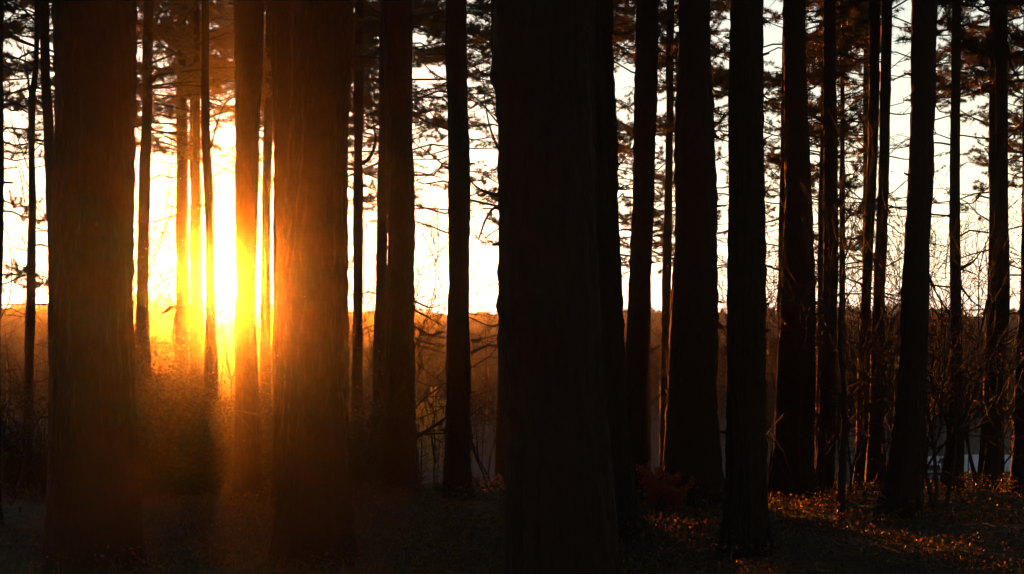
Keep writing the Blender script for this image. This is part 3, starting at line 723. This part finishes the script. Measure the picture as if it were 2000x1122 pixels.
# ------------------------------------------------------------------ far leafless wood
def bare_tree(h, pale):
    mb = MB(); k = 6
    z = np.linspace(0, h * .8, k); p = np.stack([np.cumsum(rng.normal(0, .10, k)), np.cumsum(rng.normal(0, .1, k)), z], 1)
    tube(mb, p, np.linspace(.10, .03, k), 4, 1 if pale else 0)
    for _ in range(34):
        f_ = rng.uniform(.12, 1) * (k - 1); i = min(k - 2, int(f_)); a = p[i] + (p[i + 1] - p[i]) * (f_ - i)
        az = rng.uniform(0, 6.28); L = h * rng.uniform(.10, .28); d = unit(np.array([math.cos(az), math.sin(az), rng.uniform(.3, 1.6)]))
        m = a + d * L * .5; e = a + d * L + rng.normal(0, .12, 3); tube(mb, [a, m, e], [.035, .028, .016], 3)
        q = rng.uniform(0, 1, (14, 1)); needles(mb, a + (e - a) * q + rng.normal(0, .12, (14, 3)), np.repeat(d[None], 14, 0), 3, .55, .045, .9, 0)
        for _ in range(8):
            b = a + (e - a) * rng.uniform(.25, 1); t = unit(d + rng.normal(0, .6, 3)); l = L * rng.uniform(.25, .6)
            tube(mb, [b, b + t * l], [.022, .013], 3)
    return mb
px_x = lambda px, y: (px - 1000) / F * y
def far_wood():
    protos = [bare_tree(rng.uniform(9, 11), i % 3 == 0) for i in range(9)]
    mb = MB()
    def put(x, y, s, r, src):
        c, s_ = math.cos(r), math.sin(r); g = float(gz(x, y)); off = mb.n
        v = np.concatenate(src.v); v = np.stack([v[:, 0] * c - v[:, 1] * s_, v[:, 0] * s_ + v[:, 1] * c, v[:, 2]], 1) * s + [x, y, g]
        mb.v.append(v); mb.n += len(v)
        for a, b in ((src.f3, mb.f3), (src.f4, mb.f4)): b += [q + off for q in a]
        mb.m3 += src.m3; mb.m4 += src.m4
    n = 900
    for i in range(n):
        y = 135 + 162 * rng.random() ** .8; x = rng.uniform(-1.25, 1) * (y * .33 + 4)
        px = 1000 + x / y * F
        ridge_py = HORIZON - (float(gz(px_x(px, 300), 300.0)) - EYE) / 300 * F
        tgt = ridge_py + 2 - 17 * rng.random() ** 1.8 * (0.5 + float(vnoise(np.array(px * .015), np.array(3.0))) + .5)
        h = EYE + (HORIZON - tgt) / F * y - float(gz(x, y))
        if h < 2.5: continue
        src = protos[rng.integers(0, 9)]; top = max(float(a[:, 2].max()) for a in src.v)
        put(x, y, h / top * rng.choice([1, 1, .9, .8, .65]), rng.uniform(0, 6.28), src)
    # scrubby trees along the crest of the ridge
    for _ in range(1500):
        y = rng.uniform(272, 312); x = rng.uniform(-118, 92); px = 1000 + x / y * F
        h = (1.5 + 2.2 * float(vnoise(np.array(x * .11), np.array(7.0))) + 1.0 * float(vnoise(np.array(x * .6), np.array(17.0)))) * rng.uniform(.55, 1.15)
        h *= rng.choice([1, 1, 1, 1, 1, 1.3, 1.7])
        if h < .4: continue
        b = np.array([x, y, float(gz(x, y))]); n = 46; q = rng.random(n) ** .8
        wd = (.25 + .55 * np.sin(np.pi * np.clip(q * .8 + .15, 0, 1))) * rng.uniform(.5, 1.1)
        pos = b + np.stack([rng.normal(0, 1, n) * wd * .6, rng.normal(0, 1, n) * wd * .6, q * h * .85], 1)
        needles(mb, pos, np.stack([rng.normal(0, .5, n), rng.normal(0, .5, n), np.ones(n)], 1), 4, .55, .11, .5, 0)
        tube(mb, [b, b + [0, 0, h * .5], b + [.05, 0, h * .95]], [.05, .04, .02], 3, 0)
    tag(mb.build('far_wood', [M['far_twig'], M['birch']]), 'far leafless wood closing the valley under the sky', 'wood', kind='stuff')
far_wood()

# ------------------------------------------------------------------ low building in the valley
def shed(px0, px1, top, d, label, wall):
    x0 = (px0 - 1000) / F * d; x1 = (px1 - 1000) / F * d; g = float(gz((x0 + x1) / 2, d)); zt = EYE + (HORIZON - top) / F * d
    b = np.array([(x0 + x1) / 2, d, g]); root = thing('shed', b, label, 'shed', 'low sheds in the valley')
    w = MB(); box(w, x0, x1, d, d + 4, g - .2, zt - .55)
    for t in np.arange(x0 + .1, x1, .22): box(w, t, t + .03, d - .02, d - .002, g, zt - .6)
    w.build('wall', wall, root, smooth=False, origin=b)
    r = MB(); n = 40; xs = np.linspace(x0 - .25, x1 + .25, n * 2 + 1); zz = np.where(np.arange(n * 2 + 1) % 2, .03, 0)
    lo = np.stack([xs, np.full_like(xs, d - .35), zt - .62 + zz], 1); hi = np.stack([xs, np.full_like(xs, d + 2.0), zt + zz], 1); bk = np.stack([xs, np.full_like(xs, d + 4.3), zt - .62 + zz], 1)
    k = len(xs); i = np.arange(k - 1)[:, None]
    r.add(np.concatenate([lo, hi, bk]), np.concatenate([i + [[0, 1, k + 1, k]], i + [[k, k + 1, 2 * k + 1, 2 * k]]])); r.build('roof', M['roof'], root, smooth=False, origin=b)
    dr = MB(); box(dr, x0 + .8, x0 + 1.7, d - .05, d - .022, g, g + 1.75); dr.build('door', M['dark'], root, smooth=False, origin=b)
shed(1770, 1866, 899, 88, 'ochre shed with a pale roof, seen between the curved-foot pine and the crooked shrub', M['ochre'])
shed(1878, 2060, 896, 84, 'long brown shed with a pale blue-grey roof near the right edge', M['brown'])
tb = at(1826, 955, 70); tb[2] = float(gz(tb[0], 70)); mb = MB()
u = np.linspace(0, 2 * math.pi, 25)[:-1]; rows = []
for k, (s, z) in enumerate([(1.0, 0), (1.02, .35), (.9, .75), (.6, 1.0), (.15, 1.1)]):
    rr = s * (1 + .12 * np.sin(u * 3 + k) + .05 * np.sin(u * 7)); rows.append(np.stack([np.cos(u) * rr * .75, np.sin(u) * rr * .6, z * (1 + .08 * np.sin(u * 4))], 1))
v = np.concatenate(rows); i = np.arange(4)[:, None] * 24; j = np.arange(24)[None]; j2 = (j + 1) % 24
mb.add(v + tb, np.stack([i + j, i + j2, i + 24 + j2, i + 24 + j], -1).reshape(-1, 4)); mb.add(v + tb, [[96 + a, 96 + (a + 8) % 24, 96 + (a + 16) % 24] for a in range(1)])
tag(mb.build('tarpaulin_heap', M['tarp'], origin=tb), 'heap under a dark blue tarpaulin in front of the ochre shed', 'tarpaulin')

# ------------------------------------------------------------------ haze, added to stand in for lens glare round the sun
hz = MB(); box(hz, -176, 176, -25.5, 336, -12.5, 26)
m, n, o = new_mat('glare_haze')
pv = n.nodes.new('ShaderNodeVolumePrincipled'); pv.inputs['Color'].default_value = (0.95, 0.92, 0.88, 1)
pv.inputs['Density'].default_value = HAZE_DENSITY; pv.inputs['Anisotropy'].default_value = HAZE_G
n.links.new(pv.outputs[0], o.inputs['Volume'])
tag(hz.build('haze', m, smooth=False), 'thin haze added to imitate lens glare around the low sun', 'haze', kind='stuff')
